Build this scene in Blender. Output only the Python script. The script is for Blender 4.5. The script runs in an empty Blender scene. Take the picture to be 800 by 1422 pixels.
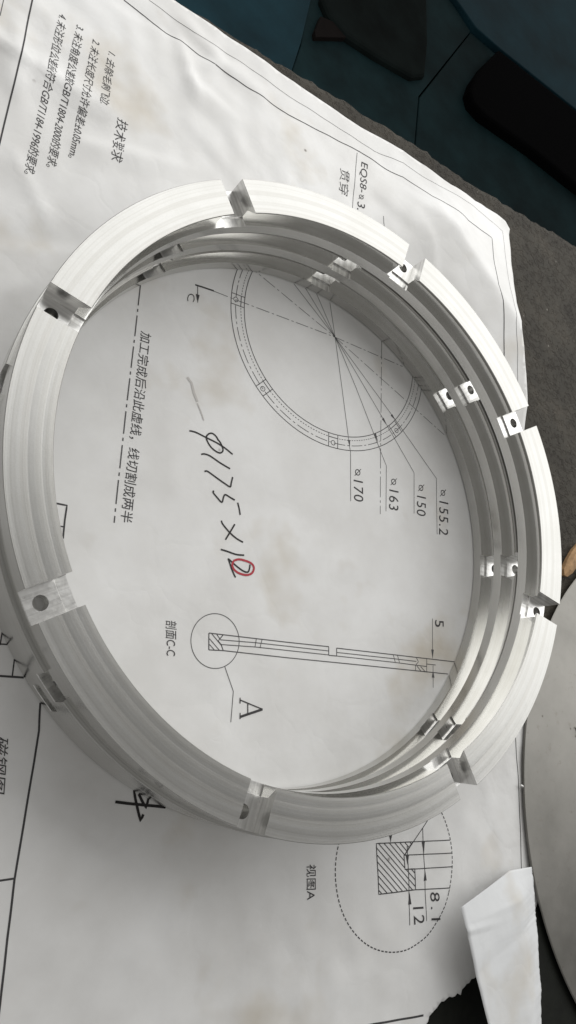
import bpy, bmesh, math, random
from mathutils import Vector, Matrix, Euler
from mathutils.bvhtree import BVHTree
from mathutils.geometry import delaunay_2d_cdt

# 1 unit = 1 mm.  Origin: centre of the ring stack on the sheet.
SC = bpy.context.scene
COL = SC.collection
SC.unit_settings.scale_length = 0.001
random.seed(7)

# ------------------------------------------------------------------ camera
cam = bpy.data.cameras.new('camera')
cam.sensor_fit = 'HORIZONTAL'
cam.sensor_width = 36.0
cam.lens = 980.906 / 800 * 36.0
cam.clip_start = 1.0
cam.clip_end = 20000.0
cam_o = bpy.data.objects.new('camera', cam)
COL.objects.link(cam_o)
cam_o.location = (-72.6587, -96.5069, 165.5761)
cam_o.rotation_euler = (0.2576577, -0.5753332, 0.4693724)
SC.camera = cam_o

# ------------------------------------------------------------------ light
W = bpy.data.worlds.new('World')
SC.world = W
W.use_nodes = True
bg = W.node_tree.nodes['Background']
bg.inputs[0].default_value = (1.0, 0.985, 0.955, 1)
bg.inputs[1].default_value = 0.28

def area_light(name, az, el, dist, sx, sy, power, color, target=(0, 0, 10)):
    l = bpy.data.lights.new(name, 'AREA')
    l.shape = 'RECTANGLE'
    l.size, l.size_y = sx, sy
    l.energy = power
    l.color = color
    o = bpy.data.objects.new(name, l)
    COL.objects.link(o)
    a, e = math.radians(az), math.radians(el)
    d = Vector((math.cos(a) * math.cos(e), math.sin(a) * math.cos(e), math.sin(e)))
    o.location = Vector(target) + d * dist
    o.rotation_euler = d.to_track_quat('Z', 'Y').to_euler()
    return o

area_light('workshop_window', 82, 38, 450, 1450, 600, 4.6e6, (1.0, 1.0, 0.985))

SC.view_settings.view_transform = 'Standard'
SC.view_settings.look = 'None'
SC.view_settings.exposure = 0.12
SC.view_settings.gamma = 1.0
SC.view_settings.use_curve_mapping = False

# ------------------------------------------------------------------ helpers
def link(name, me, mat=None, parent=None):
    o = bpy.data.objects.new(name, me)
    COL.objects.link(o)
    if mat is not None:
        for m in (mat if isinstance(mat, (list, tuple)) else [mat]):
            me.materials.append(m)
    if parent is not None:
        o.parent = parent
    return o

def tag(o, label=None, cat=None, group=None, kind=None):
    if label: o['label'] = label
    if cat: o['category'] = cat
    if group: o['group'] = group
    if kind: o['kind'] = kind
    return o

def empty(name, loc=(0, 0, 0)):
    o = bpy.data.objects.new(name, None)
    COL.objects.link(o)
    o.location = loc
    o.empty_display_size = 10
    return o

def from_py(name, v, f):
    me = bpy.data.meshes.new(name)
    me.from_pydata(v, [], f)
    me.update()
    return me

def make_creases():
    """crumple creases of the sheet: (x, y, ux, uy, half length, height, width each side)"""
    g = random.Random(21)
    out = []
    def add(n, x0, x1, y0, y1, hmin, hmax):
        for _ in range(n):
            x, y = g.uniform(x0, x1), g.uniform(y0, y1)
            a = g.choice((0.3, 1.1, 1.9, 2.6)) + g.uniform(-0.5, 0.5)
            out.append((x, y, math.cos(a), math.sin(a), g.uniform(8, 26), g.uniform(hmin, hmax) * g.choice((1, 1, -0.6)), g.uniform(2.5, 9), g.uniform(2.5, 9)))
    add(46, -145, -70, -10, 125, 0.35, 0.95)
    add(12, -75, 20, 92, 145, 0.3, 0.7)
    add(9, -50, 20, -62, 5, 0.10, 0.24)
    add(9, -30, 110, -150, -90, 0.25, 0.6)
    return out
CREASES = make_creases()
def crumple_h(x, y):
    z = 0.0
    for (cx, cy, ux, uy, L, a, w1, w2) in CREASES:
        dx, dy = x - cx, y - cy
        s = dx * ux + dy * uy
        if s > L or s < -L:
            continue
        d = dy * ux - dx * uy
        q = 1 - d / w1 if d > 0 else 1 + d / w2
        if q > 0:
            z += a * q * (1 - (s / L) ** 2)
    r = math.hypot(x, y)
    if 66 < r < 92:
        z *= max(0.0, max((70 - r) / 4.0, (r - 86) / 6.0))
    return z
def paper_h(x, y):
    """height of the drawing sheet above the bench (mm)"""
    r = math.hypot(x, y)
    out = min(1.0, max(0.0, (r - 84.0) / 30.0))
    z = (0.10 + 0.30 * out) * (math.sin(x * 0.055 + 1.3) * math.sin(y * 0.047 + 0.4) + 0.5 * math.sin(x * 0.021 - y * 0.11 + 2.0))
    z += out * 0.12 * math.sin(x * 0.31 + 1.7 * math.sin(y * 0.13)) * math.sin(y * 0.27 + 1.1 * math.sin(x * 0.17))
    z += out * 0.10 * math.sin((x + y) * 0.43 + 2.0 * math.sin(y * 0.07)) * math.sin((x - 0.6 * y) * 0.21)
    z += crumple_h(x, y)
    # buckle that runs off the corner beyond the rings
    ax, ay, bx, by = -18.8, 138.1, 53.9, 116.9
    L = math.hypot(bx - ax, by - ay)
    ux, uy = (bx - ax) / L, (by - ay) / L
    s = (x - ax) * ux + (y - ay) * uy
    d = -(x - ax) * uy + (y - ay) * ux
    if d > -42:
        f = min(1.0, max(0.0, (s + 6.0) / 34.0))
        f = f * f * (3 - 2 * f)
        g = min(1.0, max(0.0, (r - 87.0) / 30.0))
        g = g * g * (3 - 2 * g)
        Lc = 46.0
        if d > 0:
            q = max(0.0, 1 - d / Lc)
        else:
            q = max(0.0, 1 + d / 42.0) ** 1.2
        # round the very crest a little
        z += 12.0 * f * g * (q - 0.02 * math.exp(-abs(d) / 0.8))
    # fold near the far left corner of the picture
    ax, ay, bx, by = -139.0, 56.0, -108.0, 66.0
    L = math.hypot(bx - ax, by - ay)
    ux, uy = (bx - ax) / L, (by - ay) / L
    s = (x - ax) * ux + (y - ay) * uy
    d = -(x - ax) * uy + (y - ay) * ux
    if -10 < s < L + 12:
        f = max(0.0, 1.0 - max(0.0, s) / (L + 12.0))
        z += 2.4 * f * (math.exp(-d / 7.0) if d > 0 else math.exp(d / 1.6))
    return z

INK = [0.05]
BVH = []
def ink_z(x, y):
    """just above the meshed sheet"""
    hit = BVH[0].ray_cast(Vector((x, y, 60.0)), Vector((0, 0, -1)))[0] if BVH else None
    return (hit.z if hit is not None else paper_h(x, y)) + INK[0]
def next_ink():
    INK[0] += 0.0012

# ------------------------------------------------------------------ materials
class NT:
    def __init__(self, name):
        self.m = bpy.data.materials.new(name)
        self.m.use_nodes = True
        self.t = self.m.node_tree
        self.b = self.t.nodes['Principled BSDF']
    def n(self, typ, **kw):
        nd = self.t.nodes.new(typ)
        for k, v in kw.items():
            if k.startswith('i_'):
                key = k[2:]
                nd.inputs[int(key) if key.isdigit() else key.replace('_', ' ')].default_value = v
            else:
                setattr(nd, k, v)
        return nd
    def l(self, a, b):
        self.t.links.new(a, b)
    def coord(self):
        return self.n('ShaderNodeTexCoord').outputs['Object']
    def noise(self, vec, scale, detail=4, rough=0.55, dim='3D'):
        nd = self.n('ShaderNodeTexNoise', noise_dimensions=dim)
        nd.inputs['Scale'].default_value = scale
        nd.inputs['Detail'].default_value = detail
        nd.inputs['Roughness'].default_value = rough
        if vec is not None:
            self.l(vec, nd.inputs['Vector'])
        return nd.outputs['Fac']
    def ramp(self, fac, stops):
        r = self.n('ShaderNodeValToRGB')
        e = r.color_ramp.elements
        while len(e) > 1:
            e.remove(e[-1])
        e[0].position, c = stops[0][0], stops[0][1]
        e[0].color = c if len(c) == 4 else (*c, 1)
        for p, c in stops[1:]:
            x = e.new(p)
            x.color = c if len(c) == 4 else (*c, 1)
        self.l(fac, r.inputs[0])
        return r.outputs[0]
    def mix(self, fac, a, b, mode='MIX'):
        m = self.n('ShaderNodeMix', data_type='RGBA', blend_type=mode)
        for sock, v in ((m.inputs[0], fac), (m.inputs[6], a), (m.inputs[7], b)):
            if hasattr(v, 'is_linked'):
                self.l(v, sock)
            elif isinstance(v, tuple):
                sock.default_value = v if len(v) == 4 else (*v, 1)
            else:
                sock.default_value = v
        return m.outputs[2]
    def math(self, op, a, b=None, c=None):
        m = self.n('ShaderNodeMath', operation=op)
        for i, v in enumerate((a, b, c)):
            if v is None: continue
            if hasattr(v, 'is_linked'):
                self.l(v, m.inputs[i])
            else:
                m.inputs[i].default_value = v
        return m.outputs[0]
    def bump(self, height, strength, dist, normal=None):
        b = self.n('ShaderNodeBump')
        b.inputs['Strength'].default_value = strength
        b.inputs['Distance'].default_value = dist
        self.l(height, b.inputs['Height'])
        if normal is not None:
            self.l(normal, b.inputs['Normal'])
        return b.outputs[0]
    def set(self, **kw):
        for k, v in kw.items():
            s = self.b.inputs[k.replace('_', ' ')]
            if hasattr(v, 'is_linked'):
                self.l(v, s)
            else:
                s.default_value = v if not (isinstance(v, tuple) and len(v) == 3) else (*v, 1)
        return self.m
G = lambda v: (v, v, v)

def aluminium(name, seed, rough, groove, gain=1.0, gr=1.0, band=0.75):
    """lathe-turned aluminium: concentric tool marks, faint grain"""
    k = NT(name)
    co = k.coord()
    sep = k.n('ShaderNodeSeparateXYZ')
    k.l(co, sep.inputs[0])
    r = k.math('SQRT', k.math('ADD', k.math('MULTIPLY', sep.outputs[0], sep.outputs[0]),
                              k.math('MULTIPLY', sep.outputs[1], sep.outputs[1])))
    wob = k.math('MULTIPLY', k.math('SUBTRACT', k.noise(co, 0.02, 2), 0.5), 1.6)
    rr = k.math('ADD', r, wob)
    comb = k.n('ShaderNodeCombineXYZ')
    k.l(rr, comb.inputs[0])
    k.l(sep.outputs[2], comb.inputs[1])
    comb.inputs[2].default_value = seed
    ring_broad = k.noise(comb.outputs[0], 0.30, 1.0, 0.5)
    ring_mid = k.noise(comb.outputs[0], 0.7, 1.5, 0.6)
    ring_fine = k.noise(comb.outputs[0], 5.0, 3, 0.7)
    grain = k.noise(co, 2.2, 3, 0.7)
    blot = k.noise(co, 0.05, 4, 0.6)
    spots = k.ramp(k.noise(co, 0.55, 2, 0.5), [(0.76, G(1.0)), (0.80, G(0.55))])
    c1 = k.mix(k.ramp(blot, [(0.35, G(0)), (0.7, G(1))]), tuple(gain * q for q in (0.56, 0.556, 0.535)), tuple(gain * q for q in (0.62, 0.616, 0.60)))
    c2 = k.mix(k.math('MULTIPLY', k.ramp(ring_mid, [(0.44, G(0)), (0.50, G(1)), (0.54, G(1)), (0.60, G(0.1))]), band), c1, tuple(gain * q for q in (0.49, 0.478, 0.45)))
    col = k.mix(0.35, c2, spots, 'MULTIPLY')
    tone = k.math('ADD', 1.0 - 0.15 * gr, k.math('ADD', k.math('MULTIPLY', ring_fine, 0.16 * gr), k.math('MULTIPLY', k.noise(co, 3.5, 2, 0.8), 0.14 * gr)))
    tc = k.n('ShaderNodeCombineColor')
    for q in range(3):
        k.l(tone, tc.inputs[q])
    col = k.mix(1.0, col, tc.outputs[0], 'MULTIPLY')
    rgh = k.math('ADD', k.math('MULTIPLY', grain, 0.10 * gr), k.math('ADD', k.math('MULTIPLY', ring_fine, 0.10 * gr), rough - 0.10 * gr))
    nrm = k.bump(ring_broad, 0.5, groove)
    nrm = k.bump(ring_fine, 0.5, 0.03 * gr, nrm)
    nrm = k.bump(grain, 0.25, 0.03 * gr, nrm)
    tan = k.n('ShaderNodeTangent', direction_type='RADIAL', axis='Z')
    k.l(tan.outputs[0], k.b.inputs['Tangent'])
    return k.set(Base_Color=col, Metallic=1.0, Roughness=rgh, Anisotropic=0.45, Normal=nrm)

def milled(name):
    """end-milled slot faces: cutter streaks that run across the ring"""
    k = NT(name)
    co = k.coord()
    sep = k.n('ShaderNodeSeparateXYZ')
    k.l(co, sep.inputs[0])
    ang = k.math('MULTIPLY', k.math('ARCTAN2', sep.outputs[1], sep.outputs[0]), 81.6)
    comb = k.n('ShaderNodeCombineXYZ')
    k.l(ang, comb.inputs[0])
    k.l(sep.outputs[2], comb.inputs[1])
    st = k.noise(comb.outputs[0], 0.9, 2, 0.6)
    n2 = k.noise(co, 0.8, 2, 0.6)
    col = k.mix(k.ramp(st, [(0.35, G(0)), (0.62, G(1))]), (0.58, 0.575, 0.56), (0.78, 0.775, 0.76))
    nrm = k.bump(st, 0.4, 0.10)
    nrm = k.bump(n2, 0.3, 0.10, nrm)
    return k.set(Base_Color=col, Metallic=1.0,
                 Roughness=k.math('ADD', k.math('MULTIPLY', n2, 0.2), 0.22), Normal=nrm)

def paper_mat(name, c_lo, c_hi, stain=0.5, crumple=4.0):
    k = NT(name)
    co = k.coord()
    mot = k.noise(co, 0.035, 5, 0.6)
    fine = k.noise(co, 0.6, 4, 0.6)
    col = k.mix(k.ramp(mot, [(0.35, G(0)), (0.68, G(1))]), c_lo, c_hi)
    # brownish oil and finger stains
    st = k.ramp(k.noise(co, 0.022, 4, 0.55), [(0.58, G(0)), (0.72, G(1))])
    col = k.mix(k.math('MULTIPLY', st, stain), col, (0.50, 0.44, 0.34))
    st2 = k.ramp(k.noise(co, 0.06, 3, 0.5), [(0.66, G(0)), (0.76, G(1))])
    col = k.mix(k.math('MULTIPLY', st2, stain * 0.5), col, (0.58, 0.55, 0.50))
    # small specks of swarf dirt
    vor = k.n('ShaderNodeTexVoronoi', feature='F1')
    vor.inputs['Scale'].default_value = 0.065
    k.l(co, vor.inputs['Vector'])
    sp = k.ramp(vor.outputs['Distance'], [(0.030, G(1)), (0.055, G(0))])
    gate = k.ramp(k.noise(co, 0.05, 1), [(0.5, G(0)), (0.55, G(1))])
    col = k.mix(k.math('MULTIPLY', k.math('MULTIPLY', sp, gate), 0.8), col, (0.12, 0.10, 0.08))
    # crumples
    v2 = k.n('ShaderNodeTexVoronoi', feature='DISTANCE_TO_EDGE')
    v2.inputs['Scale'].default_value = 0.055
    wv = k.n('ShaderNodeVectorMath', operation='ADD')
    k.l(co, wv.inputs[0])
    nz = k.n('ShaderNodeTexNoise')
    nz.inputs['Scale'].default_value = 0.05
    nz.inputs['Detail'].default_value = 4
    k.l(co, nz.inputs['Vector'])
    sc = k.n('ShaderNodeVectorMath', operation='SCALE')
    sc.inputs['Scale'].default_value = 22.0
    k.l(nz.outputs['Color'], sc.inputs[0])
    k.l(sc.outputs[0], wv.inputs[1])
    k.l(wv.outputs[0], v2.inputs['Vector'])
    crease = k.ramp(v2.outputs['Distance'], [(0.0, G(0)), (0.08, G(1))])
    rid = k.n('ShaderNodeTexNoise', noise_type='RIDGED_MULTIFRACTAL')
    rid.inputs['Scale'].default_value = 0.022
    rid.inputs['Detail'].default_value = 3.0
    rid.inputs['Roughness'].default_value = 0.5
    k.l(wv.outputs[0], rid.inputs['Vector'])
    patch = k.ramp(k.noise(co, 0.012, 1), [(0.42, G(0.25)), (0.6, G(1))])
    nrm = k.bump(k.math('MULTIPLY', crease, patch), 0.06, 0.6)
    nrm = k.bump(k.math('MULTIPLY', rid.outputs['Fac'], patch), 0.35, crumple, nrm)
    nrm = k.bump(k.noise(co, 0.03, 3, 0.5), 0.4, 2.0, nrm)
    nrm = k.bump(fine, 0.10, 0.06, nrm)
    return k.set(Base_Color=col, Roughness=0.72, Normal=nrm, Specular_IOR_Level=0.35)

def plain(name, col, rough=0.6, metal=0.0, nscale=0.0, namt=0.3, spec=0.5, bump=0.0):
    k = NT(name)
    if nscale:
        co = k.coord()
        n = k.noise(co, nscale, 5, 0.6)
        c = k.mix(k.ramp(n, [(0.3, G(0)), (0.7, G(1))]), tuple(x * (1 - namt) for x in col), tuple(min(1, x * (1 + namt)) for x in col))
        kw = {}
        if bump:
            kw['Normal'] = k.bump(n, 0.5, bump)
        return k.set(Base_Color=c, Roughness=rough, Metallic=metal, Specular_IOR_Level=spec, **kw)
    return k.set(Base_Color=col, Roughness=rough, Metallic=metal, Specular_IOR_Level=spec)

def bench_mat():
    k = NT('worn_dark_bench')
    co = k.coord()
    n1 = k.noise(co, 0.05, 6, 0.65)
    n2 = k.noise(co, 0.5, 5, 0.7)
    col = k.ramp(n1, [(0.3, (0.028, 0.023, 0.018)), (0.5, (0.052, 0.045, 0.035)), (0.72, (0.095, 0.082, 0.064))])
    col = k.mix(k.ramp(n2, [(0.42, G(0)), (0.60, G(0.7))]), col, (0.026, 0.024, 0.018))
    v = k.n('ShaderNodeTexVoronoi')
    v.inputs['Scale'].default_value = 0.16
    k.l(co, v.inputs['Vector'])
    chips = k.math('MULTIPLY', k.ramp(v.outputs['Distance'], [(0.04, G(1)), (0.09, G(0))]),
                   k.ramp(k.noise(co, 0.11, 2), [(0.52, G(0)), (0.6, G(1))]))
    col = k.mix(chips, col, (0.30, 0.28, 0.25))
    pits = k.ramp(k.noise(co, 0.5, 5, 0.7), [(0.35, G(0)), (0.5, G(1))])
    nrm = k.bump(pits, 0.7, 0.8)
    nrm = k.bump(n2, 0.5, 0.3, nrm)
    return k.set(Base_Color=col, Roughness=0.75, Normal=nrm, Specular_IOR_Level=0.25)

def disc_mat():
    k = NT('dull_scratched_steel')
    co = k.coord()
    n1 = k.noise(co, 0.03, 5, 0.6)
    n2 = k.noise(co, 0.4, 5, 0.7)
    mp = k.n('ShaderNodeMapping')
    mp.inputs['Scale'].default_value = (0.05, 1.6, 1)
    mp.inputs['Rotation'].default_value = (0, 0, 0.5)
    k.l(co, mp.inputs[0])
    scr = k.noise(mp.outputs[0], 1.0, 3, 0.7)
    col = k.ramp(n1, [(0.3, (0.16, 0.155, 0.142)), (0.7, (0.29, 0.28, 0.26))])
    col = k.mix(k.ramp(n2, [(0.6, G(0)), (0.72, G(0.6))]), col, (0.16, 0.14, 0.12))
    v = k.n('ShaderNodeTexVoronoi')
    v.inputs['Scale'].default_value = 0.12
    k.l(co, v.inputs['Vector'])
    sp = k.math('MULTIPLY', k.ramp(v.outputs['Distance'], [(0.03, G(1)), (0.07, G(0))]),
                k.ramp(k.noise(co, 0.09, 1), [(0.5, G(0)), (0.56, G(1))]))
    col = k.mix(sp, col, (0.06, 0.05, 0.04))
    nrm = k.bump(scr, 0.15, 0.05)
    nrm = k.bump(n2, 0.25, 0.08, nrm)
    return k.set(Base_Color=col, Metallic=0.95, Roughness=k.math('ADD', k.math('MULTIPLY', n1, 0.40), 0.24), Normal=nrm)

M_ALU = aluminium('turned_aluminium', 1.3, 0.36, 0.07, 0.85, 1.4, 0.5)
M_WALL = aluminium('bored_aluminium', 4.7, 0.18, 0.05, 1.10, 0.35, 0.2)
M_MILL = milled('milled_aluminium')
M_PAPER = paper_mat('drawing_paper', (0.70, 0.692, 0.678), (0.80, 0.798, 0.792), 0.6)
M_FLAP = paper_mat('torn_strip_paper', (0.66, 0.67, 0.68), (0.74, 0.75, 0.76), 0.6, 3.0)
M_INK = plain('printed_ink', (0.06, 0.058, 0.06), 0.7, spec=0.2)
M_INKT = plain('thin_printed_ink', (0.10, 0.098, 0.10), 0.7, spec=0.2)
M_PEN = plain('black_pen_ink', (0.018, 0.016, 0.016), 0.55, spec=0.3)
M_RED = plain('red_pen_ink', (0.42, 0.045, 0.06), 0.6, spec=0.3)
M_BENCH = bench_mat()
M_DISC = disc_mat()
M_TEAL = plain('dark_teal_machine_paint', (0.010, 0.042, 0.058), 0.6, 0, 0.012, 0.35, 0.2, 0.6)
M_TEAL2 = plain('grimy_teal_machine_paint', (0.009, 0.027, 0.031), 0.7, 0, 0.015, 0.45, 0.15, 0.6)
M_GRIME = plain('oily_brown_grime', (0.0075, 0.012, 0.0115), 0.85, 0, 0.02, 0.5, 0.12, 1.0)
M_RUST = plain('dark_red_rust', (0.007, 0.0045, 0.004), 0.85, 0, 0.05, 0.4, 0.2)
M_BLACK = plain('flat_black', (0.0025, 0.0025, 0.003), 0.9, 0, 0.3, 0.3, 0.05, 0.2)
M_BLACK_SLAB = plain('near_black_slab', (0.006, 0.007, 0.005), 0.7, 0, 0.2, 0.4, 0.2, 0.4)
M_WOOD = plain('tan_wood_chip', (0.36, 0.22, 0.11), 0.7, 0, 0.35, 0.3, 0.3, 0.3)

# ------------------------------------------------------------------ machine below the bench edge
def slab(name, pts, z0, z1, mat, parent=None, bev=0.0, seg=2):
    bm = bmesh.new()
    vs = [bm.verts.new((x, y, z1)) for x, y in pts]
    f = bm.faces.new(vs)
    if f.normal.z < 0:
        f.normal_flip()
    bm.normal_update()
    r = bmesh.ops.extrude_face_region(bm, geom=[f])
    top = [e for e in r['geom'] if isinstance(e, bmesh.types.BMVert)]
    # original face becomes the bottom
    for v in vs:
        v.co.z = z0
    bmesh.ops.recalc_face_normals(bm, faces=bm.faces)
    if bev:
        es = [e for e in bm.edges if all(v.co.z > z1 - 1e-4 for v in e.verts)]
        bmesh.ops.bevel(bm, geom=es, offset=bev, segments=seg, affect='EDGES', profile=0.6)
    me = bpy.data.meshes.new(name)
    bm.to_mesh(me)
    bm.free()
    return link(name, me, mat, parent)

machine = empty('machine_base', (0, 0, -330))
tag(machine, 'dark teal painted machine base of bolted plates in shadow below the bench', 'machine')
def below(name, pts, z0, z1, mat, bev):
    o = slab(name, [(x, y) for x, y in pts], z0 + 330, z1 + 330, mat, machine, bev)
    return o
o = below('painted_plate', [(-225.56, 549.63), (-112.9, 761.0), (-94.6, 723.99), (-76.14, 657.22), (-66.55, 611.82), (17.0, 428.14), (-103.89, 291.71)], -390, -330, M_TEAL, 1.5)
o = below('painted_plate', [(-111.77, 763.12), (-1.55, 969.92), (52.33, 963.05), (84.61, 955.22), (65.61, 761.68), (160.12, 478.21), (21.77, 422.38), (-65.98, 612.69), (-75.0, 659.07)], -390, -333, M_TEAL2, 1.5)
o = below('painted_plate', [(0.01, 972.84), (528.92, 1965.17), (642.41, 1329.4), (288.36, 1039.43), (131.18, 975.19), (86.81, 960.9), (54.03, 966.01)], -390, -327, M_TEAL, 1.5)
o = below('painted_plate', [(67.6, 762.96), (85.97, 955.49), (131.16, 971.15), (289.23, 1036.64), (643.09, 1325.6), (743.53, 762.96), (161.66, 479.76)], -390, -334, M_TEAL2, 1.5)
bar = slab('black_bar', [(128.35, 956.66), (118.89, 903.34), (115.26, 861.06), (117.44, 834.19), (127.91, 821.75), (150.04, 822.51), (237.22, 859.13), (327.63, 888.27), (523.01, 965.17), (485.76, 1122.31), (282.53, 1021.09), (200.89, 986.54)], -336, -320, M_BLACK, None, 5.0, 3)  # low near-black slab with one rounded end
tag(bar, 'long black bar with a rounded end lying on the teal machine', 'bar')
grime = slab('grimy_block', [(-96.59, 767.71), (-3.19, 940.35), (40.99, 842.54), (58.53, 789.01), (45.58, 765.98), (-4.9, 737.79), (-44.7, 719.99), (-71.21, 722.26), (-86.39, 733.29)], -335, -325, M_GRIME, None, 6.0, 3)
tag(grime, 'dark brown grimy block on the teal machine at the top of the photo', 'block')
rust = slab('rusty_plate', [(-76.84, 712.58), (-49.48, 733.61), (-42.18, 720.62), (-68.18, 679.69), (-72.26, 685.82)], -334, -327, M_RUST, None, 0.8, 2)
tag(rust, 'small dark red rusty plate beside the brown grimy block', 'plate')

# ------------------------------------------------------------------ workbench with a chipped edge
edge = [(-110.3, 125.77), (-98.58, 131.15), (-86.02, 136.58), (-72.81, 142.63), (-58.9, 149.35), (-39.06, 158.09), (-24.38, 164.81), (-15.01, 168.79), (-2.62, 172.79), (5.22, 175.15), (23.09, 183.47), (43.38, 192.12), (73.6, 206.03)]
edge = [(edge[0][0] - 160, edge[0][1] - 72)] + edge + [(edge[-1][0] + 120, edge[-1][1] + 56)]
def bench_mesh():
    rnd = random.Random(3)
    pts = []
    for (a, b) in zip(edge[:-1], edge[1:]):
        L = math.hypot(b[0] - a[0], b[1] - a[1])
        n = max(1, int(L / 2.2))
        for i in range(n):
            t = i / n
            j = rnd.uniform(-0.35, 0.35) + 0.6 * math.sin((a[0] + (b[0] - a[0]) * t) * 0.35) * rnd.random()
            pts.append((a[0] + (b[0] - a[0]) * t - 0.4 * j, a[1] + (b[1] - a[1]) * t + 0.9 * j))
    pts.append(edge[-1])
    rows = [(0.9, -30.0), (0.7, -4.0), (0.0, -2.2), (-1.2, -1.25), (-3.0, -1.0)]
    v, f = [], []
    for (x, y) in pts:
        jz = rnd.uniform(-0.5, 0.15)
        for k, (d, z) in enumerate(rows):
            w = 1.0 if k in (1, 2, 3) else 0.0
            v.append((x - 0.41 * d + w * rnd.uniform(-0.3, 0.3), y + 0.91 * d + w * rnd.uniform(-0.3, 0.3), z + w * jz * (0.5 if k == 3 else 1)))
        v.append((x + 0.41 * 600, y - 0.91 * 600, -1.0))
        v.append((x + 0.41 * 600, y - 0.91 * 600, -30.0))
    m = len(rows) + 2
    for i in range(len(pts) - 1):
        for k in range(m):
            k2 = (k + 1) % m
            f.append((i * m + k, i * m + k2, (i + 1) * m + k2, (i + 1) * m + k))
    f.append(tuple(range(m)))
    f.append(tuple(reversed([(len(pts) - 1) * m + k for k in range(m)])))
    me = from_py('workbench', v, f)
    bm = bmesh.new(); bm.from_mesh(me)
    bmesh.ops.recalc_face_normals(bm, faces=bm.faces)
    bm.to_mesh(me); bm.free()
    return me
bench = link('workbench', bench_mesh(), M_BENCH)
tag(bench, 'dark worn workbench top with a chipped edge under the drawing sheet', 'workbench')

# ------------------------------------------------------------------ drawing sheet
def torn(a, b, step, amp, rnd):
    """ragged points from a (kept) to b (left out)"""
    L = math.hypot(b[0] - a[0], b[1] - a[1])
    n = max(1, int(L / step))
    nx, ny = -(b[1] - a[1]) / L, (b[0] - a[0]) / L
    out = [a]
    for i in range(1, n):
        t = i / n
        j = rnd.gauss(0, amp)
        out.append((a[0] + (b[0] - a[0]) * t + nx * j, a[1] + (b[1] - a[1]) * t + ny * j))
    return out

rr = random.Random(11)
top_edge = [(-111.25, 122.68), (-97.34, 127.93), (-84.42, 132.5), (-70.44, 136.95), (-55.87, 142.27), (-40.4, 147.55), (-21.61, 156.53), (-10.79, 158.43), (0.85, 158.61), (13.79, 163.51), (27.16, 173.37), (32.49, 174.76), (36.06, 173.62), (38.73, 162.14), (41.3, 145.68), (44.12, 127.92), (49.18, 117.41), (53.61, 112.25), (60.43, 103.97), (66.93, 95.4)]
low_edge = [(119.6, -15.08), (130.31, -40.0), (137.12, -57.92), (135.63, -64.09), (124.55, -75.76), (116.28, -88.16), (112.57, -92.08), (108.74, -95.72), (105.18, -97.83), (102.83, -101.32), (101.76, -104.61), (99.34, -109.35)]
outline = [(-270, 62)] + top_edge + low_edge[:4]
for a, b in zip(low_edge[3:-1], low_edge[4:]):
    seg = torn(a, b, 0.9, 0.32, rr)
    outline += seg[1:] if a == low_edge[3] else seg
outline += [low_edge[-1], (70, -190), (-60, -250), (-190, -150)]

def sheet_mesh(name, outline, step, h, thick):
    xs = [p[0] for p in outline]; ys = [p[1] for p in outline]
    def inside(x, y):
        c = False
        n = len(outline)
        j = n - 1
        for i in range(n):
            xi, yi = outline[i]; xj, yj = outline[j]
            if (yi > y) != (yj > y) and x < (xj - xi) * (y - yi) / (yj - yi) + xi:
                c = not c
            j = i
        return c
    # keep long outline runs dense so the border follows the waves
    dense = []
    for a, b in zip(outline, outline[1:] + outline[:1]):
        L = math.hypot(b[0] - a[0], b[1] - a[1])
        n = max(1, int(L / (step * 1.5)))
        for i in range(n):
            dense.append((a[0] + (b[0] - a[0]) * i / n, a[1] + (b[1] - a[1]) * i / n))
    V = [Vector(p) for p in dense]
    E = [(i, (i + 1) % len(dense)) for i in range(len(dense))]
    y = min(ys) + step
    k = 0
    while y < max(ys):
        x = min(xs) + step * (0.5 if k % 2 else 0.0)
        while x < max(xs):
            # leave the far off-frame part coarse
            if (-150 < x and y > -150) or (k % 4 == 0 and int(x / step) % 4 == 0):
                if inside(x, y):
                    V.append(Vector((x, y)))
            x += step
        y += step
        k += 1
    res = delaunay_2d_cdt(V, E, [list(range(len(dense)))], 1, 1e-5)
    vs = [(p.x, p.y, h(p.x, p.y)) for p in res[0]]
    me = from_py(name, vs, [tuple(f) for f in res[2]])
    bm = bmesh.new(); bm.from_mesh(me)
    for f in bm.faces:
        f.smooth = True
    if sum(f.normal.z for f in bm.faces) < 0:
        bmesh.ops.reverse_faces(bm, faces=bm.faces)
    bm.to_mesh(me); bm.free()
    return me

sheet = link('drawing_sheet', sheet_mesh('drawing_sheet', outline, 1.6, paper_h, 0.1), M_PAPER)
BVH.append(BVHTree.FromPolygons([v.co.copy() for v in sheet.data.vertices], [tuple(p.vertices) for p in sheet.data.polygons]))
tag(sheet, 'large creased sheet with a printed ring drawing lying under the aluminium rings', 'drawing')
sol = sheet.modifiers.new('thickness', 'SOLIDIFY')
sol.thickness = 0.12
sol.offset = -1.0

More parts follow.
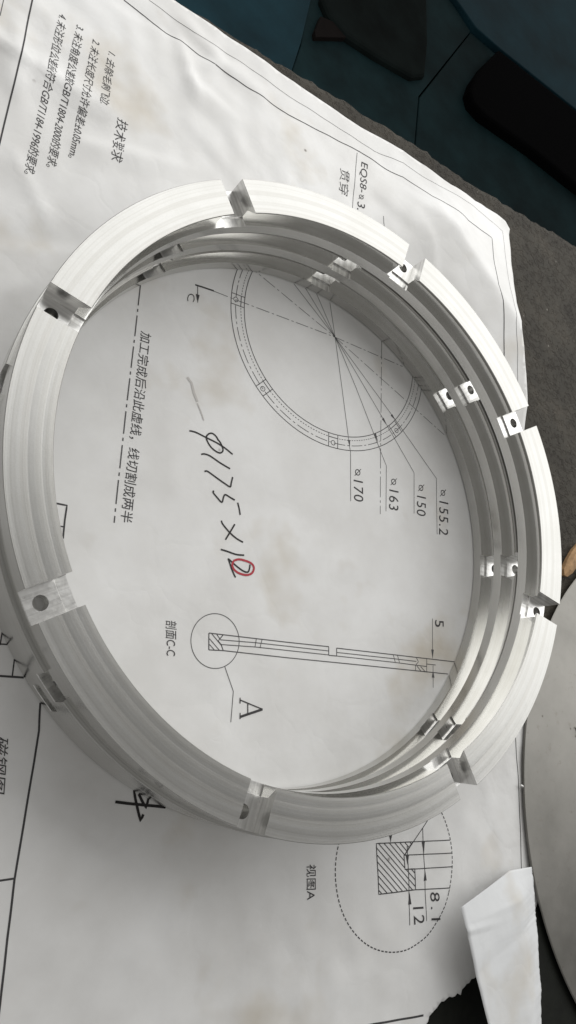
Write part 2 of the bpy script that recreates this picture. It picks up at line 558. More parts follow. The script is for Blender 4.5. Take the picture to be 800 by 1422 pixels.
def ribbon_geo(pts, w, closed=False, step=0.7):
    """flat ribbon of ink that follows the sheet"""
    P = []
    n = len(pts)
    segs = n if closed else n - 1
    for i in range(segs):
        a, b = pts[i], pts[(i + 1) % n]
        L = math.hypot(b[0] - a[0], b[1] - a[1])
        m = max(1, int(L / step))
        for k in range(m):
            P.append((a[0] + (b[0] - a[0]) * k / m, a[1] + (b[1] - a[1]) * k / m))
    if not closed:
        P.append(pts[-1])
    v, f = [], []
    N = len(P)
    for i in range(N):
        a = P[i - 1] if (closed or i > 0) else P[i]
        b = P[(i + 1) % N] if (closed or i < N - 1) else P[i]
        dx, dy = b[0] - a[0], b[1] - a[1]
        L = math.hypot(dx, dy) or 1.0
        nx, ny = -dy / L * w / 2, dx / L * w / 2
        for s in (1, -1):
            x, y = P[i][0] + s * nx, P[i][1] + s * ny
            v.append((x, y, ink_z(x, y)))
    for i in range(N if closed else N - 1):
        j = (i + 1) % N
        f.append((2 * i, 2 * i + 1, 2 * j + 1, 2 * j))
    return v, f

def dashes(pts, pattern, phase=0.0):
    """cut a polyline into dashes: pattern = on, off, on, off ..."""
    out, cur = [], []
    k, left = 0, pattern[0] - phase
    on = True
    cur = [pts[0]]
    for a, b in zip(pts[:-1], pts[1:]):
        L = math.hypot(b[0] - a[0], b[1] - a[1])
        t = 0.0
        while L - t > left:
            t += left
            p = (a[0] + (b[0] - a[0]) * t / L, a[1] + (b[1] - a[1]) * t / L)
            if on:
                cur.append(p)
                out.append(cur)
            cur = [p]
            on = not on
            k = (k + 1) % len(pattern)
            left = pattern[k]
        left -= L - t
        if on:
            cur.append(b)
    if on and len(cur) > 1:
        out.append(cur)
    return out

class Ink:
    def __init__(self):
        self.v, self.f = [], []
        next_ink()
    def add(self, v, f):
        o = len(self.v)
        self.v += v
        self.f += [tuple(i + o for i in q) for q in f]
    def line(self, pts, w=0.26, closed=False):
        self.add(*ribbon_geo(pts, w, closed))
        return self
    def dash(self, pts, pattern, w=0.24, phase=0):
        for d in dashes(pts, pattern, phase):
            self.add(*ribbon_geo(d, w))
        return self
    def fill(self, pts):
        v = [(x, y, ink_z(x, y) + 0.006) for x, y in pts]
        self.add(v, [tuple(range(len(v)))])
        return self
    def arrow(self, tip, base, w=0.55):
        """filled arrow head with its point at tip"""
        dx, dy = base[0] - tip[0], base[1] - tip[1]
        L = math.hypot(dx, dy)
        nx, ny = -dy / L * w, dx / L * w
        return self.fill([tip, (base[0] + nx, base[1] + ny), (base[0] - nx, base[1] - ny)])
    def each(self, name, mat):
        """every run of this ink as a part of its own"""
        v, f = self.v, self.f
        runs, cur, last = [], [], -1
        for q in f:
            if cur and min(q) > last:
                runs.append(cur); cur = []
            cur.append(q); last = max(last, max(q))
        runs.append(cur)
        for r in runs:
            ids = sorted({i for q in r for i in q})
            mp = {i: n for n, i in enumerate(ids)}
            self.v, self.f = [v[i] for i in ids], [tuple(mp[i] for i in q) for q in r]
            self.done(name, mat)
    def done(self, name, mat, label=None):
        me = from_py(name, self.v, self.f)
        bm = bmesh.new(); bm.from_mesh(me)
        for f in bm.faces:
            if f.normal.z < 0:
                f.normal_flip()
        bm.to_mesh(me); bm.free()
        o = link(name, me, mat, sheet)
        if label: o['label'] = label
        return o

def arc(c, r, a0, a1, n=None):
    n = n or max(8, int(abs(a1 - a0) / 360 * 2 * math.pi * r / 0.8))
    return [(c[0] + r * math.cos(math.radians(a0 + (a1 - a0) * i / n)), c[1] + r * math.sin(math.radians(a0 + (a1 - a0) * i / n))) for i in range(n + 1)]

def lettering(s, frame, mat=None, offset=-0.008, space=1.0, shear=0.0, name='lettering'):
    """print a string: frame = baseline start, baseline end, top of the first letter"""
    next_ink()
    c = bpy.data.curves.new('text', 'FONT')
    c.body = s
    c.size = 1.0
    c.resolution_u = 3
    c.offset = offset
    c.space_character = space
    c.shear = shear
    t = bpy.data.objects.new('text', c)
    COL.objects.link(t)
    bpy.context.view_layer.update()
    dg = bpy.context.evaluated_depsgraph_get()
    me = bpy.data.meshes.new_from_object(t.evaluated_get(dg))
    bpy.data.objects.remove(t)
    xs = [v.co.x for v in me.vertices]; ys = [v.co.y for v in me.vertices]
    x0, x1 = min(xs), max(xs)
    y0, y1 = min(min(ys), 0.0), max(ys)
    A, B, T = [Vector(p) for p in frame]
    u = (B - A) / (x1 - x0)
    w = (T - A) / (y1 - y0)
    for v in me.vertices:
        p = A + u * (v.co.x - x0) + w * (v.co.y - y0)
        v.co = (p.x, p.y, ink_z(p.x, p.y))
    bm = bmesh.new(); bm.from_mesh(me)
    for f in bm.faces:
        f.smooth = False
        if f.normal.z < 0:
            f.normal_flip()
    bm.to_mesh(me); bm.free()
    me.materials.clear()
    me.name = name
    return link(name, me, mat or M_INK, sheet)

# --- border lines
k = Ink()
k.line([(-120.74, 106.48), (-114.15, 107.97), (-107.97, 108.81), (-99.47, 111.87), (-90.15, 114.06), (-77.14, 117.9), (-63.49, 122.82), (-50.05, 129.78), (-35.65, 137.32), (-16.96, 143.76), (-4.95, 142.17), (-0.07, 142.24), (11.53, 143.41), (26.28, 151.75), (28.98, 136.5), (32.45, 125.36), (36.94, 120.77), (42.85, 112.59), (49.14, 103.42), (56.08, 94.59)], 0.36)
k.line([(-135.6, 79.81), (-129.2, 65.07), (-123.47, 51.12), (-116.59, 34.22), (-109.69, 17.25)], 0.42)
k.line([(108.36, -15.28), (109.47, -18.56), (113.95, -27.69), (118.38, -37.1), (122.17, -45.56), (125.89, -54.51)], 0.32)
k.line([(100.03, -102.64), (93.34, -105.35), (84.32, -109.03), (75.85, -112.68)], 0.5)
k.each('border_line', M_INK)
k = Ink()
k.line([(-116.11, 114.4), (-108.12, 116.24), (-100.87, 117.81), (-91.23, 122.59), (-80.98, 126.21), (-67.0, 130.08), (-49.8, 137.06), (-31.18, 143.58), (-19.32, 151.23), (-3.48, 151.87), (10.03, 156.08), (32.52, 167.28), (35.25, 154.76), (39.49, 132.11), (45.81, 117.39), (52.86, 108.41), (59.62, 98.49)], 0.16)
k.line([(-139.98, 72.99), (-137.12, 66.36)], 0.2)
k.each('margin_line', M_INKT)
k = Ink()
k.line([(-34.67, -78.36), (-33.66, -80.26), (-31.77, -83.56), (-29.16, -89.75), (-25.67, -98.47), (-20.65, -110.86), (-16.0, -120.8), (-11.03, -131.11), (-8.87, -136.08)], 0.45)
k.line([(-20.79, -110.63), (-25.73, -113.25)], 0.4)
k.line([(-46.62, -78.01), (-40.7, -75.4)], 0.45)
k.line([(-44.6, -72.93), (-43.01, -76.27)], 0.3)
k.line([(-49.63, -71.99), (-47.59, -71.03)], 0.3)
k.line([(-49.93, -69.31), (-48.81, -71.89)], 0.3)
k.line([(-55.64, -37.75), (-53.29, -36.72), (-51.87, -40.03), (-49.85, -44.11)], 0.42)
k.line([(-52.53, -42.17), (-50.96, -41.51)], 0.3)
k.each('title_block_line', M_INK)

# --- front view of the ring (scale of the print: 0.4506)
C0 = (-11.91, 61.32)
S = 0.4506
pol = lambda r, a: (C0[0] + r * math.cos(math.radians(a)), C0[1] + r * math.sin(math.radians(a)))
k = Ink()
for R_ in (85.0, 75.0):
    k.line(arc(C0, R_ * S, 0, 360)[:-1], 0.24, closed=True)
for R_, pat in ((81.5, (4.4, 0.9, 0.8, 0.9)), (77.6, (0.55, 0.45))):
    k.dash(arc(C0, R_ * S, 0, 360), pat, 0.2)
for i in range(8):
    a = -155.5 + 45 * i
    d = (math.cos(math.radians(a)), math.sin(math.radians(a)))
    q = (-d[1], d[0])
    hw = 1.75
    P = lambda r, s: (C0[0] + d[0] * r + q[0] * s, C0[1] + d[1] * r + q[1] * s)
    for s in (-hw, hw):
        k.line([P(75 * S, s), P(85 * S, s)], 0.24)
    k.line([P(77.6 * S, -hw), P(77.6 * S, hw)], 0.24)
    k.line(arc(P(81.5 * S, 0), 0.75, 0, 360, 16)[:-1], 0.2, closed=True)
k.done('front_view', M_INKT)
k = Ink()
k.dash([(-51.98, 43.0), (-50.26, 43.79), (-45.83, 45.7), (-11.92, 61.28), (15.06, 72.1)], (4.6, 0.9, 0.8, 0.9), 0.2)
k.dash([(-48.92, 59.33), (-43.07, 59.71), (-11.92, 61.28), (40.98, 61.3)], (4.6, 0.9, 0.8, 0.9), 0.2)
k.dash([(-17.09, 118.6), (-5.07, 94.87), (8.83, 62.69), (21.35, 34.39), (28.61, 17.94)], (7, 1, 0.8, 1), 0.2)
k.dash([(-69.29, 27.83), (-63.43, 14.91), (-56.13, -1.63), (-48.73, -18.13), (-41.53, -33.75)], (6.3, 1.1, 0.9, 1.1), 0.34)
k.done('centre_line', M_INKT)
k = Ink()
for pts, tip, base in (
        ([(-19.03, 71.21), (-11.92, 61.28), (-1.83, 46.7), (9.02, 30.86), (10.15, 29.35), (17.02, 14.81)], [(9.2, 30.7)], [(7.89, 32.67)]),
        ([(-24.41, 70.02), (-11.92, 61.28), (2.76, 50.67), (17.66, 39.2), (24.06, 34.33), (30.21, 20.21)], [(17.81, 39.62)], [(15.45, 41.49)]),
        ([(-28.58, 68.57), (-11.92, 61.28), (18.25, 47.55), (34.95, 39.65), (40.58, 26.62)], [(18.48, 47.42)], [(15.93, 48.54)]),
        ([(-32.54, 66.57), (-11.92, 61.28), (20.53, 51.68), (44.19, 44.06), (52.1, 25.99)], [(20.58, 51.56)], [(18.39, 52.19)])):
    k.line(pts, 0.2)
    k.arrow(tip[0], base[0], 0.5)
k.line([(-36.43, 135.78), (-35.32, 132.61), (-27.8, 111.05)], 0.22)
k.done('dimension_line', M_INKT)
k = Ink()
k.line([(-57.37, 40.32), (-55.15, 41.51), (-52.03, 43.1)], 0.5)
k.line([(-56.63, 40.62), (-54.05, 36.01)], 0.22)
a = [(-53.94, 35.81), (-55.28, 38.21)]
k.arrow(a[0], a[1], 0.6)
k.done('section_mark', M_INK)

# --- section C-C
f1 = [(-5.93, -44.44), (-2.07, -42.77), (16.43, -34.65), (29.06, -28.98)]
k = Ink()
k.line(f1, 0.26)
k.line([(-5.93, -44.44), (-3.88, -48.21)], 0.3)
k.line([(-3.88, -48.21), (-0.14, -46.35), (18.31, -38.39), (41.23, -28.25), (73.81, -13.91)], 0.26)
k.line([(-2.19, -44.33), (7.44, -39.79), (16.91, -35.61), (29.58, -30.07)], 0.22)
k.line([(-1.62, -45.38), (7.97, -40.8), (30.06, -31.07)], 0.22)
k.line([(29.06, -28.98), (30.1, -31.16)], 0.26)
k.line([(30.1, -31.16), (32.65, -30.0)], 0.26)
k.line([(32.65, -30.0), (31.69, -27.98)], 0.26)
k.line([(31.69, -27.98), (50.95, -19.51), (63.69, -13.92), (74.93, -8.97)], 0.26)
k.line([(32.22, -29.08), (51.43, -20.59), (60.29, -16.76)], 0.22)
k.line([(32.65, -30.0), (51.86, -21.57), (64.63, -16.16)], 0.22)
k.line([(-2.07, -42.77), (-2.61, -44.88), (-1.44, -45.28), (-0.14, -46.35)], 0.26)
k.line([(7.11, -38.66), (7.82, -40.99)], 0.2)
k.line([(8.77, -37.95), (9.27, -40.4)], 0.2)
k.line([(51.21, -19.37), (52.91, -21.12)], 0.2)
k.line([(52.81, -18.74), (54.52, -20.5)], 0.2)
k.line([(59.82, -15.65), (61.13, -16.43), (60.5, -18.01), (61.18, -19.62)], 0.22)
k.line([(63.83, -13.84), (65.49, -17.82)], 0.22)
for q in ([(-4.35, -46.91), (-2.38, -47.49)], [(-5.05, -45.63), (-1.06, -46.86)], [(-5.12, -44.19), (-1.08, -45.5)], [(-3.76, -43.63), (-2.23, -44.25)], [(61.11, -17.93), (63.35, -18.59)], [(62.49, -17.32), (65.04, -17.93)]):
    k.line(q, 0.22)
k.done('section_view', M_INKT)
k = Ink()
k.line(arc((-3.3, -45.25), 7.0, 0, 360)[:-1], 0.2, closed=True)
k.line([(2.14, -49.69), (7.33, -54.03), (10.35, -61.08)], 0.2)
k.line([(61.13, -1.03), (66.02, -12.53)], 0.2)
k.line([(67.04, -14.5), (69.7, -20.79)], 0.2)
k.line([(64.34, -15.45), (68.01, -13.85)], 0.2)
a = [(66.06, -12.63), (64.95, -10.06), (67.55, -15.73), (68.5, -17.96)]
k.arrow(a[0], a[1], 0.55)
k.arrow(a[2], a[3], 0.55)
k.done('dimension_line', M_INKT)

# --- detail A
k = Ink()
k.dash(arc((76.24, -71.59), 21.67, 0, 360), (0.85, 0.45), 0.3)
k.done('detail_circle', M_INK)
k = Ink()
hp = [(66.95, -69.53), (79.37, -64.23), (78.01, -68.27), (77.72, -68.62), (79.6, -71.84), (82.88, -70.43), (85.39, -75.27), (73.07, -80.83)]
k.line(hp, 0.28, closed=True)
k.line([(79.37, -64.23), (93.24, -58.34)], 0.26)
k.line([(77.72, -68.62), (95.3, -61.34)], 0.26)
k.line([(79.6, -71.84), (96.99, -64.64)], 0.26)
k.line([(85.39, -75.27), (98.04, -70.26)], 0.26)
# hatching
def clip_hatch(poly, ang, gap):
    d = (math.cos(ang), math.sin(ang)); n = (-d[1], d[0])
    ds = [p[0] * n[0] + p[1] * n[1] for p in poly]
    s = min(ds) + gap * 0.6
    out = []
    while s < max(ds):
        xs = []
        for i in range(len(poly)):
            a, b = poly[i], poly[(i + 1) % len(poly)]
            da, db = ds[i] - s, ds[(i + 1) % len(poly)] - s
            if (da < 0) != (db < 0):
                t = da / (da - db)
                p = (a[0] + (b[0] - a[0]) * t, a[1] + (b[1] - a[1]) * t)
                xs.append((p[0] * d[0] + p[1] * d[1], p))
        xs.sort()
        for i in range(0, len(xs) - 1, 2):
            out.append([xs[i][1], xs[i + 1][1]])
        s += gap
    return out
hd = [(68.72, -72.5), (80.79, -76.21)]
for q in clip_hatch(hp, math.atan2(hd[1][1] - hd[0][1], hd[1][0] - hd[0][0]), 1.25):
    k.line(q, 0.24)
k.done('detail_view', M_INK)
k = Ink()
k.line([(78.06, -68.37), (80.16, -62.69), (82.42, -56.77)], 0.24)
k.line([(81.41, -59.48), (86.81, -69.68), (92.06, -81.21)], 0.22)
k.line([(77.91, -66.02), (82.72, -75.14), (86.59, -84.2)], 0.22)
k.line([(70.3, -64.93), (71.54, -67.26)], 0.22)
a = [(84.74, -65.53), (83.21, -62.73), (86.56, -69.07), (87.91, -71.87), (80.01, -70.42), (78.94, -68.24), (83.58, -76.58), (84.78, -79.4), (71.54, -67.26), (70.69, -65.58)]
for i in range(0, 10, 2):
    k.arrow(a[i], a[i + 1], 0.6)
k.done('dimension_line', M_INK)

# --- lettering
lettering('技术要求', [(-100.81, 68.16), (-95.16, 54.37), (-97.78, 69.81)], offset=-0.002)
lettering('1. 去除毛刺飞边.', [(-114.22, 85.62), (-106.38, 66.82), (-111.6, 86.28)], offset=0.0)
lettering('2. 未注长度尺寸允许偏差±0.05mm。', [(-119.19, 84.96), (-103.39, 45.7), (-116.54, 85.63)], offset=0.0)
lettering('3. 未注角度公差按GB/T1804-2000的要求。', [(-124.46, 84.68), (-105.56, 38.03), (-121.89, 85.44)], offset=0.0)
lettering('4. 未注形位公差应符合GB/T1184-1996的要求。', [(-129.28, 83.26), (-108.01, 31.22), (-126.68, 84.0)], offset=0.0)
lettering('EQS8-', [(-33.91, 133.82), (-29.23, 120.71), (-30.82, 135.33)], offset=0.0)
lettering('3.5', [(-27.61, 116.38), (-25.44, 110.03), (-24.74, 117.49)], offset=0.0)
lettering('贯穿', [(-38.94, 122.59), (-34.91, 112.23), (-35.26, 124.79)])
lettering('C', [(-57.73, 36.34), (-56.76, 33.92), (-55.86, 37.62)])
lettering('加工完成后沿此虚线，线切割成两半', [(-62.48, 16.11), (-40.5, -32.58), (-59.51, 17.38)], offset=0.0)
lettering('170', [(14.97, 21.86), (17.97, 15.77), (18.34, 23.49)], space=1.1, offset=-0.003)
lettering('163', [(28.33, 27.76), (30.92, 21.58), (31.95, 29.51)], space=1.1, offset=-0.003)
lettering('150', [(39.18, 33.11), (41.7, 26.82), (42.86, 34.85)], space=1.1, offset=-0.003)
lettering('155.2', [(48.42, 37.47), (52.79, 26.47), (52.26, 39.28)], space=1.1, offset=-0.003)
for c_, w_ in (([(15.3, 25.02), (15.91, 26.8), (14.77, 23.3)], 0.9), ([(28.83, 31.26), (29.55, 33.16), (28.24, 29.48)], 0.9), ([(39.62, 36.63), (40.38, 38.58), (38.99, 34.79)], 0.9), ([(48.74, 41.11), (49.5, 43.08), (48.06, 39.22)], 0.9), ([(-27.2, 119.39), (-26.67, 121.07), (-27.71, 117.77)], 0.8)):
    k = Ink()
    k.line(arc(c_[0], w_, 0, 360, 20)[:-1], 0.26, closed=True)
    k.line([c_[1], c_[2]], 0.2)
    k.done('lettering', M_INK)
lettering('5', [(62.27, -0.9), (63.12, -2.92), (65.65, 0.93)], offset=0.0)
lettering('剖面C-C', [(-17.94, -47.59), (-13.66, -55.11), (-15.14, -46.38)], offset=-0.002)
lettering('视图A', [(47.13, -82.57), (50.88, -90.04), (49.99, -81.49)], offset=0.0)
lettering('8.1', [(90.8, -74.0), (93.9, -80.46), (94.17, -72.79)], space=1.3, offset=-0.003)
lettering('12', [(86.11, -79.69), (87.98, -83.54), (89.64, -78.25)], space=1.1, offset=-0.003)
lettering('磁钢图', [(-39.45, -88.37), (-34.14, -98.23), (-36.55, -87.65)], offset=0.0)
# serif A
k = Ink()
k.line([(10.15, -55.02), (13.91, -54.54), (17.25, -54.09)], 0.3)
k.line([(17.25, -54.09), (14.49, -56.58), (12.15, -58.73)], 0.62)
k.line([(12.58, -54.8), (13.76, -57.04)], 0.3)
k.line([(9.85, -54.56), (10.53, -55.83)], 0.3)
k.line([(11.65, -57.88), (12.37, -59.22)], 0.3)
k.done('lettering', M_INK)

# --- handwriting
def smooth(pts, n=6):
    if len(pts) < 3:
        return pts
    out = []
    q = [pts[0]] + list(pts) + [pts[-1]]
    for i in range(1, len(q) - 2):
        p0, p1, p2, p3 = q[i - 1], q[i], q[i + 1], q[i + 2]
        for j in range(n):
            t = j / n
            out.append(tuple(0.5 * ((2 * p1[c]) + (-p0[c] + p2[c]) * t + (2 * p0[c] - 5 * p1[c] + 4 * p2[c] - p3[c]) * t * t + (-p0[c] + 3 * p1[c] - 3 * p2[c] + p3[c]) * t ** 3) for c in (0, 1)))
    out.append(pts[-1])
    return out
k = Ink()
WP = 0.44
for st in (
    [(-37.16, 0.25), (-35.4, 1.07), (-32.28, 1.72), (-29.1, 2.39), (-26.2, 2.68), (-23.29, 2.56)],
    [(-28.92, 3.46), (-29.96, 3.97), (-31.25, 4.01), (-32.08, 3.21), (-32.24, 1.88), (-31.19, 0.87), (-29.42, 0.16), (-27.62, 0.12), (-26.58, 0.54), (-26.25, 1.58), (-27.03, 2.56), (-28.17, 3.26), (-29.2, 3.51)],
    [(-31.06, -3.45), (-30.32, -2.75), (-28.62, -2.21), (-25.18, -2.04), (-21.94, -1.65)],
    [(-27.9, -7.16), (-27.25, -6.55), (-24.28, -6.48), (-21.28, -6.42), (-19.47, -6.23), (-19.69, -5.12), (-20.16, -3.29)],
    [(-23.0, -10.19), (-22.94, -10.76), (-21.14, -11.32), (-19.47, -11.61), (-19.75, -9.95), (-19.58, -9.08), (-17.91, -8.88), (-16.46, -8.72)],
    [(-15.38, -8.82), (-14.23, -10.0), (-13.07, -11.43)],
    [(-17.1, -16.18), (-16.39, -16.78), (-13.69, -17.59), (-10.98, -17.93), (-8.67, -17.71)],
    [(-13.22, -14.73), (-13.37, -17.25), (-13.57, -20.13)],
    [(-13.48, -23.26), (-11.69, -22.67), (-8.85, -21.87), (-6.69, -20.7)],
    [(-6.06, -27.54), (-8.01, -26.24), (-9.87, -24.64), (-10.2, -24.27), (-7.64, -24.6), (-5.06, -24.71), (-3.55, -24.22), (-3.59, -22.96), (-3.96, -22.02)]):
    k.line(smooth(st), WP)
k.done('handwriting', M_PEN, 'black handwritten size note')
k = Ink()
k.line(smooth([(-8.76, -23.92), (-7.65, -22.7), (-5.8, -21.9), (-3.72, -21.51), (-2.49, -22.15), (-2.31, -23.68), (-3.36, -25.04), (-5.44, -25.88), (-7.31, -25.91), (-8.48, -25.14), (-8.71, -24.01)]), 0.6)
k.done('handwriting', M_RED, 'red pen ring round the last digit')
k = Ink()
for st in (
    [(-8.33, -89.41), (-5.79, -88.68), (-1.55, -87.33), (1.39, -86.36), (3.52, -85.72)],
    [(-4.04, -84.06), (-5.35, -85.65), (-4.13, -87.06), (-2.09, -89.22), (-0.69, -90.63), (-0.72, -89.15)],
    [(-3.98, -85.74), (-2.51, -86.72), (-0.83, -87.7), (-1.04, -86.61), (-1.3, -85.62), (-0.76, -85.13)],
    [(1.25, -85.39), (2.4, -85.59), (3.73, -85.72)]):
    k.line(st, 0.62)
k.done('handwriting', M_PEN)
# faint pencil smear
k = Ink()
k.line([(-45.27, 13.57), (-43.43, 12.94), (-41.57, 10.93), (-39.38, 9.22)], 0.7)
k.line([(-39.17, 8.85), (-37.09, 7.32), (-35.17, 5.65)], 0.4)
k.done('pencil_mark', plain('pale_pencil', (0.52, 0.50, 0.48), 0.8))

# ------------------------------------------------------------------ rings
T = 9.224
SHELF, FLOOR = 3.7, 3.65
def ring_mesh(name, phase):
    ch = 0.14
    # turned top face: very shallow steps left by the facing passes
    top = [(75.28 + ch, T - 0.02), (77.0, T), (77.35, T - 0.04), (77.6, T - 0.04), (79.9, T - 0.01), (80.1, T - 0.045), (80.5, T - 0.05), (82.5, T - 0.01), (82.75, T - 0.04), (85.0 - ch, T - 0.03)]
    full = [(75.0, 0.32), (75.0, SHELF), (77.6, SHELF), (77.6, 6.6), (75.28, T - 0.25)] + top + [(85.0, T - ch - 0.03), (85.0, ch), (85.0 - ch, 0.0), (75.3, 0.0)]
    slot = [(75.0, 0.32), (75.0, 3.15), (77.6, 3.15), (77.6, FLOOR - 0.05), (77.65, FLOOR), (78.5, FLOOR), (85.0 - ch, FLOOR), (85.0, FLOOR - ch), (85.0, ch), (85.0 - ch, 0.0), (75.3, 0.0)]
    bm = bmesh.new()
    hw = 3.5
    def column(prof, angf):
        return [bm.verts.new((r * math.cos(angf(r)), r * math.sin(angf(r)), z)) for r, z in prof]
    def strip(a, b, mats):
        n = len(a)
        for i in range(n):
            j = (i + 1) % n
            vs = [a[i], a[j], b[j], b[i]]
            vs = [v for q, v in enumerate(vs) if v not in vs[:q]]
            if len(vs) > 2:
                f = bm.faces.new(vs)
                f.material_index = mats(i)
    NS = 30
    starts = []
    for s in range(8):
        c = math.radians(phase + 45 * s)
        c2 = math.radians(phase + 45 * (s + 1))
        # slot columns
        NSL = 6
        sl = []
        for i in range(NSL + 1):
            o_ = hw * (2 * i / NSL - 1)
            sl.append(column(slot, lambda r, o_=o_: c + math.asin(o_ / r)))
        for a, b in zip(sl[:-1], sl[1:]):
            strip(a, b, lambda i: 1 if 1 <= i <= 6 else 2)
        body = []
        for i in range(NS + 1):
            t = i / NS
            body.append(column(full, lambda r, t=t: (c + math.asin(hw / r)) * (1 - t) + (c2 - math.asin(hw / r)) * t))
        for a, b in zip(body[:-1], body[1:]):
            strip(a, b, lambda i: 2 if i < 4 or i > 14 else 0)
        starts.append((sl, body))
    # slot side walls: the full profile above the slot profile
    for s in range(8):
        sl, body = starts[s]
        prev = starts[s - 1][1]
        for fc, sc in ((body[0], sl[-1]), (prev[-1], sl[0])):
            # shared lower points are welded below; wall polygon = upper part
            poly = [fc[1]] + fc[2:16] + [sc[7], sc[6], sc[5], sc[4], sc[3], sc[2], sc[1]]
            f = bm.faces.new(poly)
            f.material_index = 1
    bmesh.ops.remove_doubles(bm, verts=bm.verts, dist=0.002)
    # close the small slivers left on the outer wall beside each slot
    bmesh.ops.holes_fill(bm, edges=[e for e in bm.edges if e.is_boundary], sides=12)
    bmesh.ops.triangulate(bm, faces=[f for f in bm.faces if len(f.verts) > 4])
    bmesh.ops.recalc_face_normals(bm, faces=bm.faces)
    me = bpy.data.meshes.new(name)
    bm.to_mesh(me)
    bm.free()
    return me

def drill(me, phase):
    """drill the eight through holes in the slot floors"""
    bm = bmesh.new()
    for s in range(8):
        a = math.radians(phase + 45 * s)
        bmesh.ops.create_cone(bm, cap_ends=True, segments=28, radius1=1.6, radius2=1.6, depth=30,
                              matrix=Matrix.Translation((81.6 * math.cos(a), 81.6 * math.sin(a), 5)))
    cm = bpy.data.meshes.new('drill')
    bm.to_mesh(cm); bm.free()
    cm.materials.append(M_ALU); cm.materials.append(M_MILL); cm.materials.append(M_WALL)
    for p in cm.polygons:
        p.material_index = 1
    a = bpy.data.objects.new('tmp_ring', me); b = bpy.data.objects.new('tmp_drill', cm)
    COL.objects.link(a); COL.objects.link(b)
    me.materials.append(M_ALU); me.materials.append(M_MILL); me.materials.append(M_WALL)
    md = a.modifiers.new('drill', 'BOOLEAN')
    md.object = b
    md.operation = 'DIFFERENCE'
    md.solver = 'EXACT'
    bpy.context.view_layer.update()
    dg = bpy.context.evaluated_depsgraph_get()
    out = bpy.data.meshes.new_from_object(a.evaluated_get(dg))
    bpy.data.objects.remove(a); bpy.data.objects.remove(b)
    return out

ring_me = drill(ring_mesh('aluminium_ring', 0.0), 0.0)
for p in ring_me.polygons:
    p.use_smooth = True
ring_me.set_sharp_from_angle(angle=math.radians(22))
ring_me.name = 'aluminium_ring'
RING_Z = 0.0
specs = (
    ((0.185, -0.823, 0 * T), 20.0, 'bottom aluminium ring of the stack of three, resting on the drawing sheet'),
    ((-0.503, -0.75, 1 * T + 0.05), 18.6, 'middle aluminium ring of the stack, sandwiched between two rings of its kind'),
    ((0.0, 0.0, 2 * T + 0.1), 7.35, 'topmost aluminium ring of the stack with bright slotted top face in full view'))
for i, (loc, ph, lab) in enumerate(specs):
    o = bpy.data.objects.new('aluminium_ring', ring_me)
    COL.objects.link(o)
    o.location = (loc[0], loc[1], loc[2] + 0.15 + RING_Z)
    o.rotation_euler = (0, 0, math.radians(ph))
    tag(o, lab, 'ring', 'slotted aluminium rings stacked on the drawing')

# ------------------------------------------------------------------ steel disc
def disc_mesh():
    bm = bmesh.new()
    R_, h_ = 101.8, 0.8
    prof = [(R_ - 0.3, 0.0), (R_, 0.3), (R_, h_ - 0.35), (R_ - 0.3, h_)]
    N = 160
    rings = [[bm.verts.new((r * math.cos(2 * math.pi * i / N), r * math.sin(2 * math.pi * i / N), z)) for i in range(N)] for r, z in prof]
    for a, b in zip(rings[:-1], rings[1:]):
        for i in range(N):
            bm.faces.new((a[i], a[(i + 1) % N], b[(i + 1) % N], b[i]))
    bm.faces.new(list(reversed(rings[0])))
    bm.faces.new(rings[-1])
    me = bpy.data.meshes.new('steel_disc')
    bm.to_mesh(me); bm.free()
    return me
DISC = (211.3, 6.4)
dm = disc_mesh()
bm = bmesh.new()
for a, r_ in ((187.8, 75.5), (52, 76), (127, 76), (255, 76)):
    pass
hole = [(135.58, -4.03)][0]
hx, hy = hole[0] - DISC[0], hole[1] - DISC[1]
hr, ha = math.hypot(hx, hy), math.atan2(hy, hx)
for i in range(6):
    a = ha + i * math.pi / 3
    bmesh.ops.create_cone(bm, cap_ends=True, segments=24, radius1=1.7, radius2=1.7, depth=0.9,
                          matrix=Matrix.Translation((hr * math.cos(a), hr * math.sin(a), 0.9)))
cm = bpy.data.meshes.new('drill'); bm.to_mesh(cm); bm.free()
a_ = bpy.data.objects.new('tmp_disc', dm); b_ = bpy.data.objects.new('tmp_drill', cm)
COL.objects.link(a_); COL.objects.link(b_)
md = a_.modifiers.new('drill', 'BOOLEAN'); md.object = b_; md.operation = 'DIFFERENCE'; md.solver = 'EXACT'
bpy.context.view_layer.update()
dm2 = bpy.data.meshes.new_from_object(a_.evaluated_get(bpy.context.evaluated_depsgraph_get()))
bpy.data.objects.remove(a_); bpy.data.objects.remove(b_)
for p in dm2.polygons:
    p.use_smooth = True
dm2.set_sharp_from_angle(angle=math.radians(25))
disc = link('steel_disc', dm2, M_DISC)
disc.location = (DISC[0], DISC[1], 0.45)
tag(disc, 'large flat grey steel disc with a small hole beside the rings', 'disc')
# little burr on the rim of the disc
bm = bmesh.new()
bmesh.ops.create_icosphere(bm, subdivisions=2, radius=0.55)
for v in bm.verts:
    v.co = Vector((v.co.x * 1.5, v.co.y * 0.8, v.co.z * 0.8))
bme = bpy.data.meshes.new('burr'); bm.to_mesh(bme); bm.free()
bu = link('burr', bme, M_MILL, disc)
q = [(116.11, -31.86)][0]
bu.location = (q[0] - DISC[0], q[1] - DISC[1], 0.7)

